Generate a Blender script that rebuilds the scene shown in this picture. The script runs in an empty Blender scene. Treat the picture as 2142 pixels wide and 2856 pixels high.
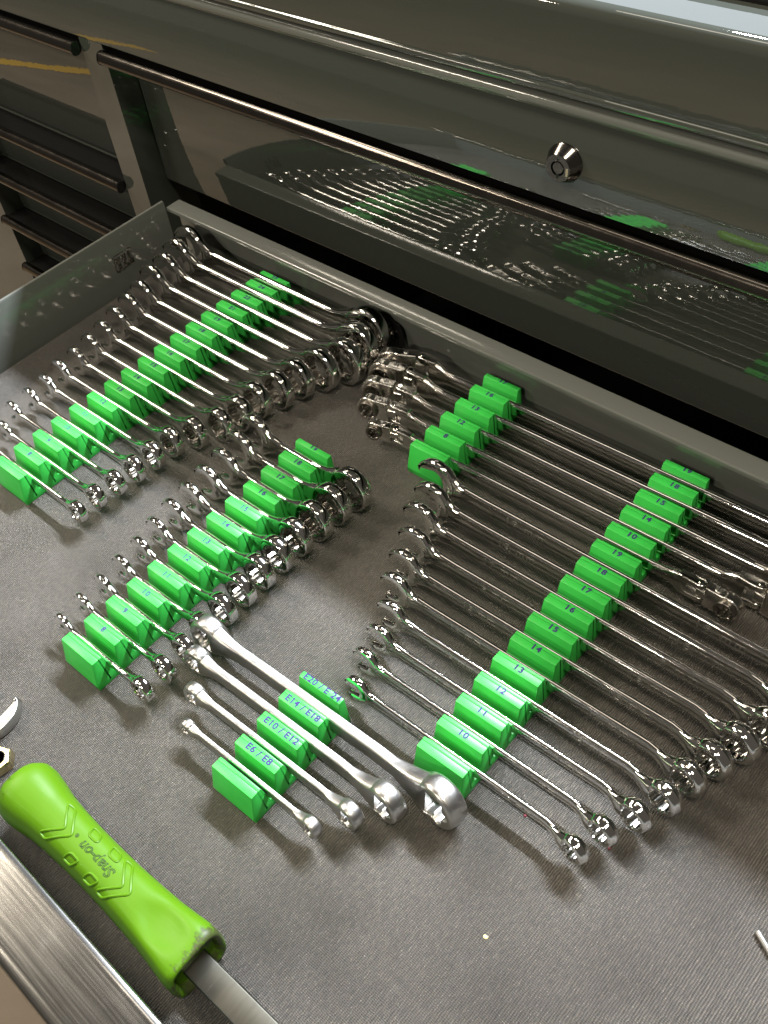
import bpy, math, random
from mathutils import Vector, Matrix
random.seed(7)
C = bpy.context.scene.collection
sc = bpy.context.scene
MM = 0.001
PI = math.pi

# ------------------------------------------------------------------ camera
cam_d = bpy.data.cameras.new('camera')
cam = bpy.data.objects.new('camera', cam_d)
C.objects.link(cam)
cam_d.sensor_fit = 'HORIZONTAL'
cam_d.sensor_width = 36.0
cam_d.lens = 2642.02 / 2142 * 36
cam_d.shift_x = 62.47 / 2142
cam_d.shift_y = 63.88 / 2142
cam_d.clip_start = 0.01
cam_d.clip_end = 60
r_ = Vector((0.7357293, 0.6682614, -0.1101321))
d_ = Vector((0.4612061, -0.6134242, -0.6410926))
f_ = Vector((-0.4959751, 0.4208770, -0.7595204))
cam.matrix_world = Matrix(((r_.x, -d_.x, -f_.x, 0), (r_.y, -d_.y, -f_.y, 0), (r_.z, -d_.z, -f_.z, 0.53), (0, 0, 0, 1)))
sc.camera = cam

# ------------------------------------------------------------------ world, lamps, exposure
w = bpy.data.worlds.new('World')
sc.world = w
w.use_nodes = True
w.node_tree.nodes['Background'].inputs[0].default_value = (1.0, 0.90, 0.76, 1)
w.node_tree.nodes['Background'].inputs[1].default_value = 0.085
sc.view_settings.view_transform = 'Standard'
sc.view_settings.look = 'None'
sc.view_settings.exposure = 0
sc.view_settings.gamma = 1
sc.cycles.max_bounces = 8
sc.cycles.glossy_bounces = 6
sc.cycles.caustics_reflective = False
sc.cycles.caustics_refractive = False
sc.cycles.blur_glossy = 0.5
sc.cycles.sample_clamp_indirect = 6


def lamp(name, loc, target, sx, sy, power, color, along=None):
    d = bpy.data.lights.new(name, 'AREA')
    d.shape = 'RECTANGLE'
    d.size = sx
    d.size_y = sy
    d.energy = power
    d.color = color
    o = bpy.data.objects.new(name, d)
    C.objects.link(o)
    z = (Vector(loc) - Vector(target)).normalized()
    x = Vector(along or (1, 0, 0))
    x = (x - z * x.dot(z)).normalized()
    y = z.cross(x)
    o.matrix_world = Matrix(((x.x, y.x, z.x, loc[0]), (x.y, y.y, z.y, loc[1]), (x.z, y.z, z.z, loc[2]), (0, 0, 0, 1)))
    return o


WARM = (1.0, 0.89, 0.73)
COOL = (0.86, 0.92, 1.0)
# cool tube lamp behind the chest: its light is cut off by the top edge of the chest
lamp('shop_light_behind', (-0.45, 2.05, 2.36), (-0.3, 0.1, 0), 1.6, 0.12, 400, COOL)
# daylight from the open shop door far behind the chest
lamp('door_daylight', (-1.8, 4.2, 1.9), (-0.2, 0.5, 0.3), 3.0, 1.6, 32, (0.80, 0.89, 1.0))
# warm ceiling tubes, then three unseen lamps added to brighten single parts
for x_ in (-2.0, -2.32):
    lamp('unseen_warm_lamp', (x_, 0.30, 1.75), (-0.4, 0.25, 0), 0.6, 0.20, 8, WARM, (0, 1, 0))
for x_ in (0.34, 0.58):
    lamp('unseen_warm_lamp', (x_, -0.20, 2.3), (-0.4, 0.3, 0.1), 0.5, 0.14, 17, WARM, (0, 1, 0))
for x_ in (-2.30, -2.54):
    lamp('unseen_warm_lamp', (x_, -0.20, 2.3), (-0.4, 0.3, 0.1), 0.5, 0.14, 22, WARM, (0, 1, 0))
lamp('unseen_warm_lamp', (-0.95, 0.45, 2.3), (-0.35, 0.3, 0), 0.7, 0.30, 2.6, WARM, (1, 0, 0))  # added lamp, draws highlights along the long shanks of the right rack
lamp('unseen_warm_lamp', (-0.6, -3.4, 2.2), (-0.4, 0.4, 0.15), 0.6, 0.2, 50, WARM, (1, 0, 0))  # unseen low front lamp, put in to lift the drawer panel
lamp('unseen_warm_lamp', (-3.0, -2.2, 2.4), (-3.0, -1.0, -0.85), 1.2, 0.15, 60, WARM, (1, 0, 0))  # added lamp, brightens the floor that the paint mirrors


# ------------------------------------------------------------------ materials
def nodes(name):
    m = bpy.data.materials.new(name)
    m.use_nodes = True
    return m, m.node_tree, m.node_tree.nodes['Principled BSDF']


def add_noise_bump(nt, b, scale, strength, dist=0.001, detail=3.0, coord='Object', stretch=None):
    tc = nt.nodes.new('ShaderNodeTexCoord')
    n = nt.nodes.new('ShaderNodeTexNoise')
    n.inputs['Scale'].default_value = scale
    n.inputs['Detail'].default_value = detail
    src = tc.outputs[coord]
    if stretch:
        mp = nt.nodes.new('ShaderNodeMapping')
        mp.inputs['Scale'].default_value = stretch
        nt.links.new(src, mp.inputs['Vector'])
        src = mp.outputs['Vector']
    nt.links.new(src, n.inputs['Vector'])
    bp = nt.nodes.new('ShaderNodeBump')
    bp.inputs['Strength'].default_value = strength
    bp.inputs['Distance'].default_value = dist
    nt.links.new(n.outputs['Fac'], bp.inputs['Height'])
    nt.links.new(bp.outputs['Normal'], b.inputs['Normal'])
    return tc, n, bp


def ramp(nt, fac, stops):
    r = nt.nodes.new('ShaderNodeValToRGB')
    e = r.color_ramp.elements
    e[0].position, e[0].color = stops[0][0], stops[0][1]
    e[1].position, e[1].color = stops[-1][0], stops[-1][1]
    for p, c in stops[1:-1]:
        x = e.new(p)
        x.color = c
    nt.links.new(fac, r.inputs['Fac'])
    return r


def g4(v, k=1.0):
    return (v[0] * k, v[1] * k, v[2] * k, 1)


def noise_node(nt, src, scale, detail=3, stretch=None, rough=0.5):
    n = nt.nodes.new('ShaderNodeTexNoise')
    n.inputs['Scale'].default_value = scale
    n.inputs['Detail'].default_value = detail
    n.inputs['Roughness'].default_value = rough
    if stretch:
        mp = nt.nodes.new('ShaderNodeMapping')
        mp.inputs['Scale'].default_value = stretch
        nt.links.new(src, mp.inputs['Vector'])
        src = mp.outputs['Vector']
    nt.links.new(src, n.inputs['Vector'])
    return n


def mat_paint(name, base, rough, ior, peel=0.05):
    m, nt, b = nodes(name)
    b.inputs['Base Color'].default_value = g4(base)
    b.inputs['IOR'].default_value = ior
    tc, n, bp = add_noise_bump(nt, b, 130, peel, 0.0006, 2.0)
    n2 = noise_node(nt, tc.outputs['Object'], 9, 5)
    r = ramp(nt, n2.outputs['Fac'], [(0.35, (rough, rough, rough, 1)), (0.8, (rough * 2.2, rough * 2.2, rough * 2.2, 1))])
    nt.links.new(r.outputs['Color'], b.inputs['Roughness'])
    return m


def mat_metal(name, base, r0, r1, bump=0.0, bscale=400, stretch=None):
    m, nt, b = nodes(name)
    b.inputs['Base Color'].default_value = g4(base)
    b.inputs['Metallic'].default_value = 1
    tc = nt.nodes.new('ShaderNodeTexCoord')
    n = noise_node(nt, tc.outputs['Object'], 60, 6, stretch, 0.65)
    r = ramp(nt, n.outputs['Fac'], [(0.4, (r0, r0, r0, 1)), (0.75, (r1, r1, r1, 1))])
    nt.links.new(r.outputs['Color'], b.inputs['Roughness'])
    if bump:
        n3 = noise_node(nt, tc.outputs['Object'], bscale, 4, stretch)
        bp = nt.nodes.new('ShaderNodeBump')
        bp.inputs['Strength'].default_value = bump
        bp.inputs['Distance'].default_value = 0.0003
        nt.links.new(n3.outputs['Fac'], bp.inputs['Height'])
        nt.links.new(bp.outputs['Normal'], b.inputs['Normal'])
    return m


M_paint = mat_paint('chest_paint', (0.047, 0.053, 0.046), 0.02, 1.95)
M_inner = mat_paint('drawer_paint', (0.118, 0.126, 0.114), 0.08, 1.65)
M_dark = mat_paint('dark_interior', (0.012, 0.012, 0.011), 0.4, 1.45)
M_handle = mat_metal('dark_handle_metal', (0.15, 0.135, 0.12), 0.16, 0.24)
M_black = mat_paint('black_gloss', (0.008, 0.008, 0.008), 0.10, 1.5, 0.02)
M_chrome = mat_metal('chrome', (0.82, 0.81, 0.79), 0.03, 0.10, 0.04, 300)
M_shank = mat_metal('scuffed_chrome', (0.80, 0.79, 0.77), 0.05, 0.14, 0.05, 300)
M_worn = mat_metal('worn_chrome', (0.74, 0.72, 0.68), 0.13, 0.34, 0.25, 260)
M_brass = mat_metal('worn_brass', (0.62, 0.52, 0.30), 0.25, 0.4)
M_gear = mat_metal('dark_gear_steel', (0.30, 0.28, 0.25), 0.22, 0.38, 0.08, 500)
M_satin = mat_metal('satin_steel', (0.52, 0.51, 0.49), 0.28, 0.42, 0.06, 700)
M_lockm = mat_metal('black_chrome', (0.16, 0.15, 0.14), 0.13, 0.2)

m, nt, b = nodes('green_print'); M_green = m
b.inputs['Roughness'].default_value = 0.42
b.inputs['Subsurface Weight'].default_value = 0.0
tc = nt.nodes.new('ShaderNodeTexCoord')
n = noise_node(nt, tc.outputs['Object'], 45, 3)
rr = ramp(nt, n.outputs['Fac'], [(0.3, (0.030, 0.44, 0.055, 1)), (0.75, (0.044, 0.55, 0.076, 1))])
nt.links.new(rr.outputs['Color'], b.inputs['Base Color'])
wv = nt.nodes.new('ShaderNodeTexWave')
wv.bands_direction = 'Z'
wv.inputs['Scale'].default_value = 1100
wv.inputs['Distortion'].default_value = 0.4
nt.links.new(tc.outputs['Object'], wv.inputs['Vector'])
wv2 = nt.nodes.new('ShaderNodeTexWave')
wv2.bands_direction = 'DIAGONAL'
wv2.inputs['Scale'].default_value = 420
nt.links.new(tc.outputs['Object'], wv2.inputs['Vector'])
mx = nt.nodes.new('ShaderNodeMath'); mx.operation = 'ADD'
nt.links.new(wv.outputs['Fac'], mx.inputs[0]); nt.links.new(wv2.outputs['Fac'], mx.inputs[1])
bp = nt.nodes.new('ShaderNodeBump')
bp.inputs['Strength'].default_value = 0.2; bp.inputs['Distance'].default_value = 0.00007
nt.links.new(mx.outputs[0], bp.inputs['Height']); nt.links.new(bp.outputs['Normal'], b.inputs['Normal'])

m, nt, b = nodes('purple_print'); M_purple = m
b.inputs['Base Color'].default_value = (0.042, 0.030, 0.15, 1)
b.inputs['Roughness'].default_value = 0.65
b.inputs['IOR'].default_value = 1.25

m, nt, b = nodes('lime_rubber'); M_lime = m
b.inputs['Roughness'].default_value = 0.43
b.inputs['IOR'].default_value = 1.33
tc = nt.nodes.new('ShaderNodeTexCoord')
n = noise_node(nt, tc.outputs['Object'], 190, 8, (0.6, 1, 1), 0.7)
n2 = noise_node(nt, tc.outputs['Object'], 22, 2)
mu = nt.nodes.new('ShaderNodeMath'); mu.operation = 'MULTIPLY'
nt.links.new(n.outputs['Fac'], mu.inputs[0]); nt.links.new(n2.outputs['Fac'], mu.inputs[1])
at = nt.nodes.new('ShaderNodeAttribute'); at.attribute_name = 'scuff'
ad = nt.nodes.new('ShaderNodeMath'); ad.operation = 'MULTIPLY_ADD'
nt.links.new(at.outputs['Fac'], ad.inputs[0]); ad.inputs[1].default_value = 0.16
nt.links.new(mu.outputs[0], ad.inputs[2])
rr = ramp(nt, ad.outputs[0], [(0.40, (0.068, 0.168, 0.002, 1)), (0.425, (0.058, 0.135, 0.003, 1)), (0.47, (0.045, 0.06, 0.016, 1))])
nt.links.new(rr.outputs['Color'], b.inputs['Base Color'])
wv = nt.nodes.new('ShaderNodeTexNoise'); wv.inputs['Scale'].default_value = 260; wv.inputs['Detail'].default_value = 3
mp = nt.nodes.new('ShaderNodeMapping'); mp.inputs['Scale'].default_value = (0.07, 1, 1)
nt.links.new(tc.outputs['Object'], mp.inputs['Vector']); nt.links.new(mp.outputs['Vector'], wv.inputs['Vector'])
bp = nt.nodes.new('ShaderNodeBump'); bp.inputs['Strength'].default_value = 0.16; bp.inputs['Distance'].default_value = 0.0007
nt.links.new(wv.outputs['Fac'], bp.inputs['Height']); nt.links.new(bp.outputs['Normal'], b.inputs['Normal'])

m, nt, b = nodes('dark_lettering'); M_lettering = m
b.inputs['Base Color'].default_value = (0.018, 0.05, 0.004, 1); b.inputs['Roughness'].default_value = 0.6  # even dark green for the lettering outlines

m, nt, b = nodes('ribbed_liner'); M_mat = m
tc = nt.nodes.new('ShaderNodeTexCoord')
n = noise_node(nt, tc.outputs['Object'], 14, 5)
n2 = noise_node(nt, tc.outputs['Object'], 1500, 2)
rr = ramp(nt, n.outputs['Fac'], [(0.28, (0.036, 0.029, 0.021, 1)), (0.5, (0.058, 0.048, 0.036, 1)), (0.75, (0.078, 0.066, 0.051, 1))])
rs = ramp(nt, n2.outputs['Fac'], [(0.60, (0, 0, 0, 1)), (0.72, (0.22, 0.21, 0.19, 1))])
ma = nt.nodes.new('ShaderNodeMix'); ma.data_type = 'RGBA'; ma.blend_type = 'ADD'; ma.inputs[0].default_value = 1
nt.links.new(rr.outputs['Color'], ma.inputs[6]); nt.links.new(rs.outputs['Color'], ma.inputs[7])
n5 = noise_node(nt, tc.outputs['Object'], 520, 3, (1.0, 0.5, 1.0), 0.8)
r5 = ramp(nt, n5.outputs['Fac'], [(0.34, (0.35, 0.35, 0.35, 1)), (0.68, (1.6, 1.6, 1.6, 1))])
m5 = nt.nodes.new('ShaderNodeMix'); m5.data_type = 'RGBA'; m5.blend_type = 'MULTIPLY'; m5.inputs[0].default_value = 1
nt.links.new(ma.outputs[2], m5.inputs[6]); nt.links.new(r5.outputs['Color'], m5.inputs[7])
nt.links.new(m5.outputs[2], b.inputs['Base Color'])
rg = ramp(nt, n.outputs['Fac'], [(0.3, (0.46, 0.46, 0.46, 1)), (0.75, (0.58, 0.58, 0.58, 1))])
nt.links.new(rg.outputs['Color'], b.inputs['Roughness'])
b.inputs['IOR'].default_value = 2.15
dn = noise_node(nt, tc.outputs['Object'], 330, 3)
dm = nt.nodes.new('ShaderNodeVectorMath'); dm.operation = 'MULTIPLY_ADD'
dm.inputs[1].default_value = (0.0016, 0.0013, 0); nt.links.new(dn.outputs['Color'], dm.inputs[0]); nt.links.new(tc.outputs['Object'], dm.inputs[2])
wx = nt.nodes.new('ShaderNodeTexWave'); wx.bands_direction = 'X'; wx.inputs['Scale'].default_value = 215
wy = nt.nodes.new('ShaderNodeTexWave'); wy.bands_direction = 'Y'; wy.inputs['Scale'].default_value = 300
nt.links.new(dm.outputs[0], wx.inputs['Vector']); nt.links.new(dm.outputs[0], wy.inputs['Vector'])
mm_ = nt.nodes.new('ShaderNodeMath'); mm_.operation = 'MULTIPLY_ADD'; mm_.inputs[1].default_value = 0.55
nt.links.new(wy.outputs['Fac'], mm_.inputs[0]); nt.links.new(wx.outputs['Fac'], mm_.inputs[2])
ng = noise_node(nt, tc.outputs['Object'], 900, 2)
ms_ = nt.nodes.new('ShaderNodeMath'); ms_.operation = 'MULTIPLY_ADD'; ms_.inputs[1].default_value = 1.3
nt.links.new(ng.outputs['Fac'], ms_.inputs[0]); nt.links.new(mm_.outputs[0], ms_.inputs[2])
hr = ramp(nt, ms_.outputs[0], [(0.35, (0.30, 0.30, 0.30, 1)), (0.62, (0.9, 0.9, 0.9, 1)), (0.95, (1.75, 1.72, 1.65, 1))])  # cavity shade put into the colour: grooves darker, rib tops lighter
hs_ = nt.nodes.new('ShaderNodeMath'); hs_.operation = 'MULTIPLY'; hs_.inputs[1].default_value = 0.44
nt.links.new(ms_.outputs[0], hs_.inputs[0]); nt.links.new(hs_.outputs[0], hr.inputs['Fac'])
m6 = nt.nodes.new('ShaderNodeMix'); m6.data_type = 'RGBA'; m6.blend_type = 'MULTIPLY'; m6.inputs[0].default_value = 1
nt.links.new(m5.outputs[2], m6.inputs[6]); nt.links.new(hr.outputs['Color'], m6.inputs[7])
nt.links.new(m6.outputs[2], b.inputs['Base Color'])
bp = nt.nodes.new('ShaderNodeBump'); bp.inputs['Strength'].default_value = 1.0; bp.inputs['Distance'].default_value = 0.0008
nt.links.new(ms_.outputs[0], bp.inputs['Height']); nt.links.new(bp.outputs['Normal'], b.inputs['Normal'])

m, nt, b = nodes('braided_gasket'); M_gasket = m
tc = nt.nodes.new('ShaderNodeTexCoord')
wv = nt.nodes.new('ShaderNodeTexWave'); wv.bands_direction = 'DIAGONAL'; wv.inputs['Scale'].default_value = 190
nt.links.new(tc.outputs['Object'], wv.inputs['Vector'])
rr = ramp(nt, wv.outputs['Fac'], [(0.2, (0.05, 0.04, 0.034, 1)), (0.9, (0.30, 0.25, 0.21, 1))])
nt.links.new(rr.outputs['Color'], b.inputs['Base Color']); b.inputs['Roughness'].default_value = 0.5
bp = nt.nodes.new('ShaderNodeBump'); bp.inputs['Strength'].default_value = 0.8; bp.inputs['Distance'].default_value = 0.0005
nt.links.new(wv.outputs['Fac'], bp.inputs['Height']); nt.links.new(bp.outputs['Normal'], b.inputs['Normal'])

m, nt, b = nodes('brushed_trim'); M_trim = m
b.inputs['Metallic'].default_value = 1
tc = nt.nodes.new('ShaderNodeTexCoord')
n = noise_node(nt, tc.outputs['Object'], 900, 4, (0.02, 1, 1))
n2 = noise_node(nt, tc.outputs['Object'], 28, 6, None, 0.6)
rr = ramp(nt, n2.outputs['Fac'], [(0.35, (0.34, 0.335, 0.32, 1)), (0.6, (0.42, 0.415, 0.40, 1)), (0.78, (0.60, 0.60, 0.59, 1))])
nt.links.new(rr.outputs['Color'], b.inputs['Base Color'])
rg = ramp(nt, n.outputs['Fac'], [(0.3, (0.17, 0.17, 0.17, 1)), (0.7, (0.23, 0.23, 0.23, 1))])
nt.links.new(rg.outputs['Color'], b.inputs['Roughness'])
bp = nt.nodes.new('ShaderNodeBump'); bp.inputs['Strength'].default_value = 0.10; bp.inputs['Distance'].default_value = 0.0003
nt.links.new(n.outputs['Fac'], bp.inputs['Height']); nt.links.new(bp.outputs['Normal'], b.inputs['Normal'])

m, nt, b = nodes('blade_steel'); M_blade = m
b.inputs['Metallic'].default_value = 1
tc = nt.nodes.new('ShaderNodeTexCoord')
n = noise_node(nt, tc.outputs['Object'], 260, 5, (1, 0.12, 1), 0.7)
rr = ramp(nt, n.outputs['Fac'], [(0.3, (0.12, 0.116, 0.098, 1)), (0.66, (0.15, 0.146, 0.122, 1)), (0.74, (0.6, 0.58, 0.5, 1))])
nt.links.new(rr.outputs['Color'], b.inputs['Base Color']); b.inputs['Roughness'].default_value = 0.36

m, nt, b = nodes('shop_concrete'); M_floor = m
tc = nt.nodes.new('ShaderNodeTexCoord')
n = noise_node(nt, tc.outputs['Object'], 3.0, 8, None, 0.65)
rr = ramp(nt, n.outputs['Fac'], [(0.3, (0.13, 0.098, 0.066, 1)), (0.75, (0.22, 0.170, 0.118, 1))])
nt.links.new(rr.outputs['Color'], b.inputs['Base Color']); b.inputs['Roughness'].default_value = 0.55
m, nt, b = nodes('yellow_floor_paint'); M_yellow = m
b.inputs['Base Color'].default_value = (0.62, 0.37, 0.045, 1); b.inputs['Roughness'].default_value = 0.5
m, nt, b = nodes('gold_marking'); M_gold = m
b.inputs['Base Color'].default_value = (0.75, 0.66, 0.45, 1); b.inputs['Roughness'].default_value = 0.4
m, nt, b = nodes('crumb_yellow'); M_crumb = m
b.inputs['Base Color'].default_value = (0.75, 0.62, 0.30, 1); b.inputs['Roughness'].default_value = 0.7
m, nt, b = nodes('crumb_red'); M_red = m
b.inputs['Base Color'].default_value = (0.20, 0.02, 0.03, 1); b.inputs['Roughness'].default_value = 0.6


# ------------------------------------------------------------------ mesh helpers (all lengths in mm)
class MB:
    def __init__(s):
        s.v, s.f, s.sm = [], [], []

    def add(s, verts, faces, smooth=True):
        o = len(s.v)
        s.v += [tuple(p) for p in verts]
        s.f += [tuple(i + o for i in fc) for fc in faces]
        return s

    def box(s, x0, x1, y0, y1, z0, z1):
        v = [(x, y, z) for z in (z0, z1) for y in (y0, y1) for x in (x0, x1)]
        return s.add(v, [(0, 2, 3, 1), (4, 5, 7, 6), (0, 1, 5, 4), (2, 6, 7, 3), (0, 4, 6, 2), (1, 3, 7, 5)])

    def loft(s, secs, cap=True, closed=False):
        n = len(secs[0])
        v = [p for q in secs for p in q]
        f = []
        m_ = len(secs)
        for i in range(m_ if closed else m_ - 1):
            a, b_ = i * n, ((i + 1) % m_) * n
            for k in range(n):
                k2 = (k + 1) % n
                f.append((a + k, a + k2, b_ + k2, b_ + k))
        if cap and not closed:
            f.append(tuple(range(n - 1, -1, -1)))
            f.append(tuple((m_ - 1) * n + k for k in range(n)))
        return s.add(v, f)


def mesh_from(mb, name, angle=35):
    me = bpy.data.meshes.new(name)
    me.from_pydata([(x * MM, y * MM, z * MM) for x, y, z in mb.v], [], mb.f)
    import bmesh
    bm = bmesh.new(); bm.from_mesh(me)
    bmesh.ops.recalc_face_normals(bm, faces=bm.faces[:])
    bm.to_mesh(me); bm.free()
    me.polygons.foreach_set('use_smooth', [True] * len(me.polygons))
    me.set_sharp_from_angle(angle=math.radians(angle))
    return me


def obj(name, mb, mat, parent=None, angle=35, label=None):
    me = mb if isinstance(mb, bpy.types.Mesh) else mesh_from(mb, name, angle)
    if mat and not me.materials:
        me.materials.append(mat)
    o = bpy.data.objects.new(name, me)
    C.objects.link(o)
    if parent:
        o.parent = parent
    if label:
        o['label'] = label
    return o


def thing(name, label, cat, loc=(0, 0, 0), rot=(0, 0, 0), group=None):
    o = bpy.data.objects.new(name, None)
    o.empty_display_size = 0.01
    C.objects.link(o)
    o.location = [c * MM for c in loc]
    o.rotation_euler = rot
    o['label'] = label
    o['category'] = cat
    if group:
        o['group'] = group
    return o


def tag(o, label, cat, group=None):
    o['label'] = label; o['category'] = cat
    if group:
        o['group'] = group
    return o


def struct(name, mb, mat):
    o = obj(name, mb, mat)
    o['kind'] = 'structure'
    return o


def fillet(poly, r, seg=3):
    out = []
    n = len(poly)
    for i in range(n):
        p = Vector(poly[i]); a = Vector(poly[i - 1]) - p; c = Vector(poly[(i + 1) % n]) - p
        ri = r[i] if isinstance(r, (list, tuple)) else r
        la, lc = a.length, c.length
        if ri <= 0 or la < 1e-6 or lc < 1e-6:
            out.append(tuple(p)); continue
        d = min(ri, la * 0.45, lc * 0.45)
        p0, p1 = p + a.normalized() * d, p + c.normalized() * d
        for k in range(seg + 1):
            t = k / seg
            out.append(tuple((1 - t) ** 2 * p0 + 2 * t * (1 - t) * p + t * t * p1))
    return out


def inset(poly, d):
    n = len(poly)
    area = sum(poly[i - 1][0] * poly[i][1] - poly[i][0] * poly[i - 1][1] for i in range(n))
    sgn = 1 if area > 0 else -1
    out = []
    for i in range(n):
        p = Vector(poly[i]); a = (p - Vector(poly[i - 1])); c = (Vector(poly[(i + 1) % n]) - p)
        if a.length < 1e-9: a = c
        if c.length < 1e-9: c = a
        a = a.normalized(); c = c.normalized()
        na, nc = Vector((-a.y, a.x)) * sgn, Vector((-c.y, c.x)) * sgn
        nn = na + nc
        if nn.length < 1e-6: nn = na
        nn = nn.normalized()
        k = max(0.5, nn.dot(na))
        out.append(tuple(p + nn * (d / k)))
    return out


def extrude_round(poly, t, bv, mapf, steps=3):
    """closed 2D outline extruded to thickness t with rounded rims; mapf(u, v, h) -> xyz"""
    secs = []
    for side in (-1, 1):
        ks = range(steps + 1) if side == -1 else range(steps, -1, -1)
        for k in ks:
            a = k / steps * PI / 2
            ins = bv * (1 - math.sin(a)); hh = side * (t / 2 - bv * (1 - math.cos(a)))
            q = inset(poly, ins) if ins > 1e-6 else poly
            secs.append([mapf(u, v, hh) for u, v in q])
    return MB().loft(secs)


def sect(x, t, wz, yo=0, zo=0, n=0, N=20):
    """cross-section across X: n = 0 gives flat sides with round top and bottom edges, else a superellipse"""
    out = []
    if n == 0:
        r = min(t, wz) / 2
        for k in range(N):
            a = 2 * PI * (k + 0.5) / N
            c, s_ = math.cos(a), math.sin(a)
            out.append((x, yo + (t / 2 - r) * (1 if c > 0 else -1) + r * c, zo + (wz / 2 - r) * (1 if s_ > 0 else -1) + r * s_))
        return out
    for k in range(N):
        a = 2 * PI * k / N
        c, s_ = math.cos(a), math.sin(a)
        out.append((x, yo + t / 2 * math.copysign(abs(c) ** (2 / n), c), zo + wz / 2 * math.copysign(abs(s_) ** (2 / n), s_)))
    return out


def lathe_ring(R, rin, T, fil, N=64, crown=0.0, yaw=0.0, c=(0, 0, 0), lip=0.6, rout=None):
    """ring with its axis along Y; rin(theta) is the bore radius; crown bulges the outer wall"""
    prof = []
    st = 4
    for k in range(st + 1):
        a = k / st * PI / 2
        prof.append((R - fil + fil * math.sin(a), -T / 2 + fil - fil * math.cos(a)))
    for k in range(1, 4):
        prof.append((R + crown * math.sin(PI * k / 4), -T / 2 + fil + (T - 2 * fil) * k / 4))
    for k in range(st, -1, -1):
        a = k / st * PI / 2
        prof.append((R - fil + fil * math.sin(a), T / 2 - fil + fil * math.cos(a)))
    secs = []
    cy, sy = math.cos(yaw), math.sin(yaw)
    for i in range(N):
        th = 2 * PI * i / N
        k_ = (rout(th) - R) if rout else 0
        q = [(r + k_, y) for r, y in prof]
        ri = rin(th)
        q += [(ri + lip, T / 2), (ri, T / 2 - lip), (ri, -T / 2 + lip), (ri + lip, -T / 2)]
        sec = []
        for r, y in q:
            x, z = r * math.cos(th), r * math.sin(th)
            sec.append((c[0] + x * cy - y * sy, c[1] + x * sy + y * cy, c[2] + z))
        secs.append(sec)
    return MB().loft(secs, closed=True)


def star(r0, k, amp):
    return lambda th: r0 * (1 + amp * abs(((th * k / (2 * PI)) % 1) * 2 - 1) - amp / 2)


def lobes(r0, k, amp):
    return lambda th: r0 * (1 + amp * math.cos(k * th))


def text_mesh(txt, size, depth=0.15, offset=0.0, shear=0.0, outline=False, spacing=1.0):
    cu = bpy.data.curves.new('lettering', 'FONT')
    cu.body = txt
    cu.size = size
    cu.align_x = 'CENTER'; cu.align_y = 'CENTER'
    cu.extrude = 0 if outline else depth
    cu.offset = offset
    cu.shear = shear
    cu.space_character = spacing
    cu.resolution_u = 3
    if outline:
        cu.fill_mode = 'NONE'
        cu.bevel_depth = depth
        cu.bevel_resolution = 0
    o = bpy.data.objects.new('lettering', cu)
    C.objects.link(o)
    dg = bpy.context.evaluated_depsgraph_get()
    me = bpy.data.meshes.new_from_object(o.evaluated_get(dg))
    bpy.data.objects.remove(o)
    bpy.data.curves.remove(cu)
    return me


def place_mesh(me, fn):
    for v in me.vertices:
        v.co = Vector(fn(*v.co)) * MM
    me.update()
    return me


# ------------------------------------------------------------------ floor of the shop
FZ = -850
struct('floor', MB().box(-9000, 6000, -7000, 5000, FZ - 20, FZ), M_floor)
mb = MB()
pts = [(-3385, 600), (-3385, -571), (-3370, -841), (-3490, -1307), (-3505, -1480)]
secs = []
for x, y in pts:
    secs.append([(x - 60, y, FZ + 4), (x + 60, y, FZ + 4), (x + 60, y, FZ + 1), (x - 60, y, FZ + 1)])
struct('floor_line', mb.loft(secs), M_yellow)

# ------------------------------------------------------------------ tool chest
chest = thing('tool_chest', 'glossy dark grey-green steel tool chest with one wide drawer pulled open', 'tool chest', (0, 0, 0))
YF, YP = 470, 497
X0, X1 = -1600, 420
# the pressed sheet is true at its left end and leans back a little towards the lock
lean = [(X0, 0), (-1000, 0), (-840, 0.1), (-740, 0.45), (-640, 1.1), (-540, 1.8), (-440, 2.4), (-340, 2.75), (-240, 2.9), (X1, 2.9)]
rail_secs = []
for x, dg_ in lean:
    k_ = math.tan(math.radians(dg_))
    rail_secs.append([(x, YF - 27 * k_, 194), (x, YF + 27 * k_, 248), (x, YF + 27 * k_ + 0.6, 249), (x, 500, 249), (x, 500, 194)])
obj('face_rail', MB().loft(rail_secs), M_paint, chest)
bead = [[(x, YF + 4 - 5.5 * math.sin(a), 253 - 5.2 * math.cos(a)) for a in [k * PI / 8 for k in range(9)]] + [(x, YF + 8, 258.2), (x, YF + 8, 247.8)] for x in (X0, X1)]
obj('rolled_bead', MB().loft(bead), M_inner, chest)
obj('gasket', MB().box(X0, X1, YF + 9, YF + 30, 253, 257.5), M_gasket, chest)
obj('gasket_channel', MB().box(X0, X1, YF + 20, YF + 40, 257.8, 262.5), M_dark, chest)
lidp = fillet([(YF + 2, 261.5), (YF, 263), (YF + 4, 311), (860, 311), (860, 261.5)], [0, 1, 7, 2, 0], 5)
lid = MB().loft([[(x, y, z) for y, z in lidp] for x in (X0, X1)])
lid_o = obj('lid', lid, M_paint, chest)
obj('hem', MB().loft([[(x, y, z) for y, z in fillet([(YF - 2.0, 261), (YF - 2.0, 264.5), (YF - 0.1, 265.5), (YF - 0.1, 261)], 0.6, 2)] for x in (X0, X1)]), M_paint, lid_o)
obj('rear_trim', MB().box(X0, X1, 512, 522, 311.2, 317), M_black, lid_o)
obj('post', MB().box(-829, -794, YF, 530, -330, 193.6), M_paint, chest)
obj('post', MB().box(-1192, -1157, YF, 530, -330, 193.6), M_paint, chest)
obj('post', MB().box(-1600, -1193, YF + 6, 530, -330, 193.6), M_paint, chest)
shell = MB()
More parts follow.
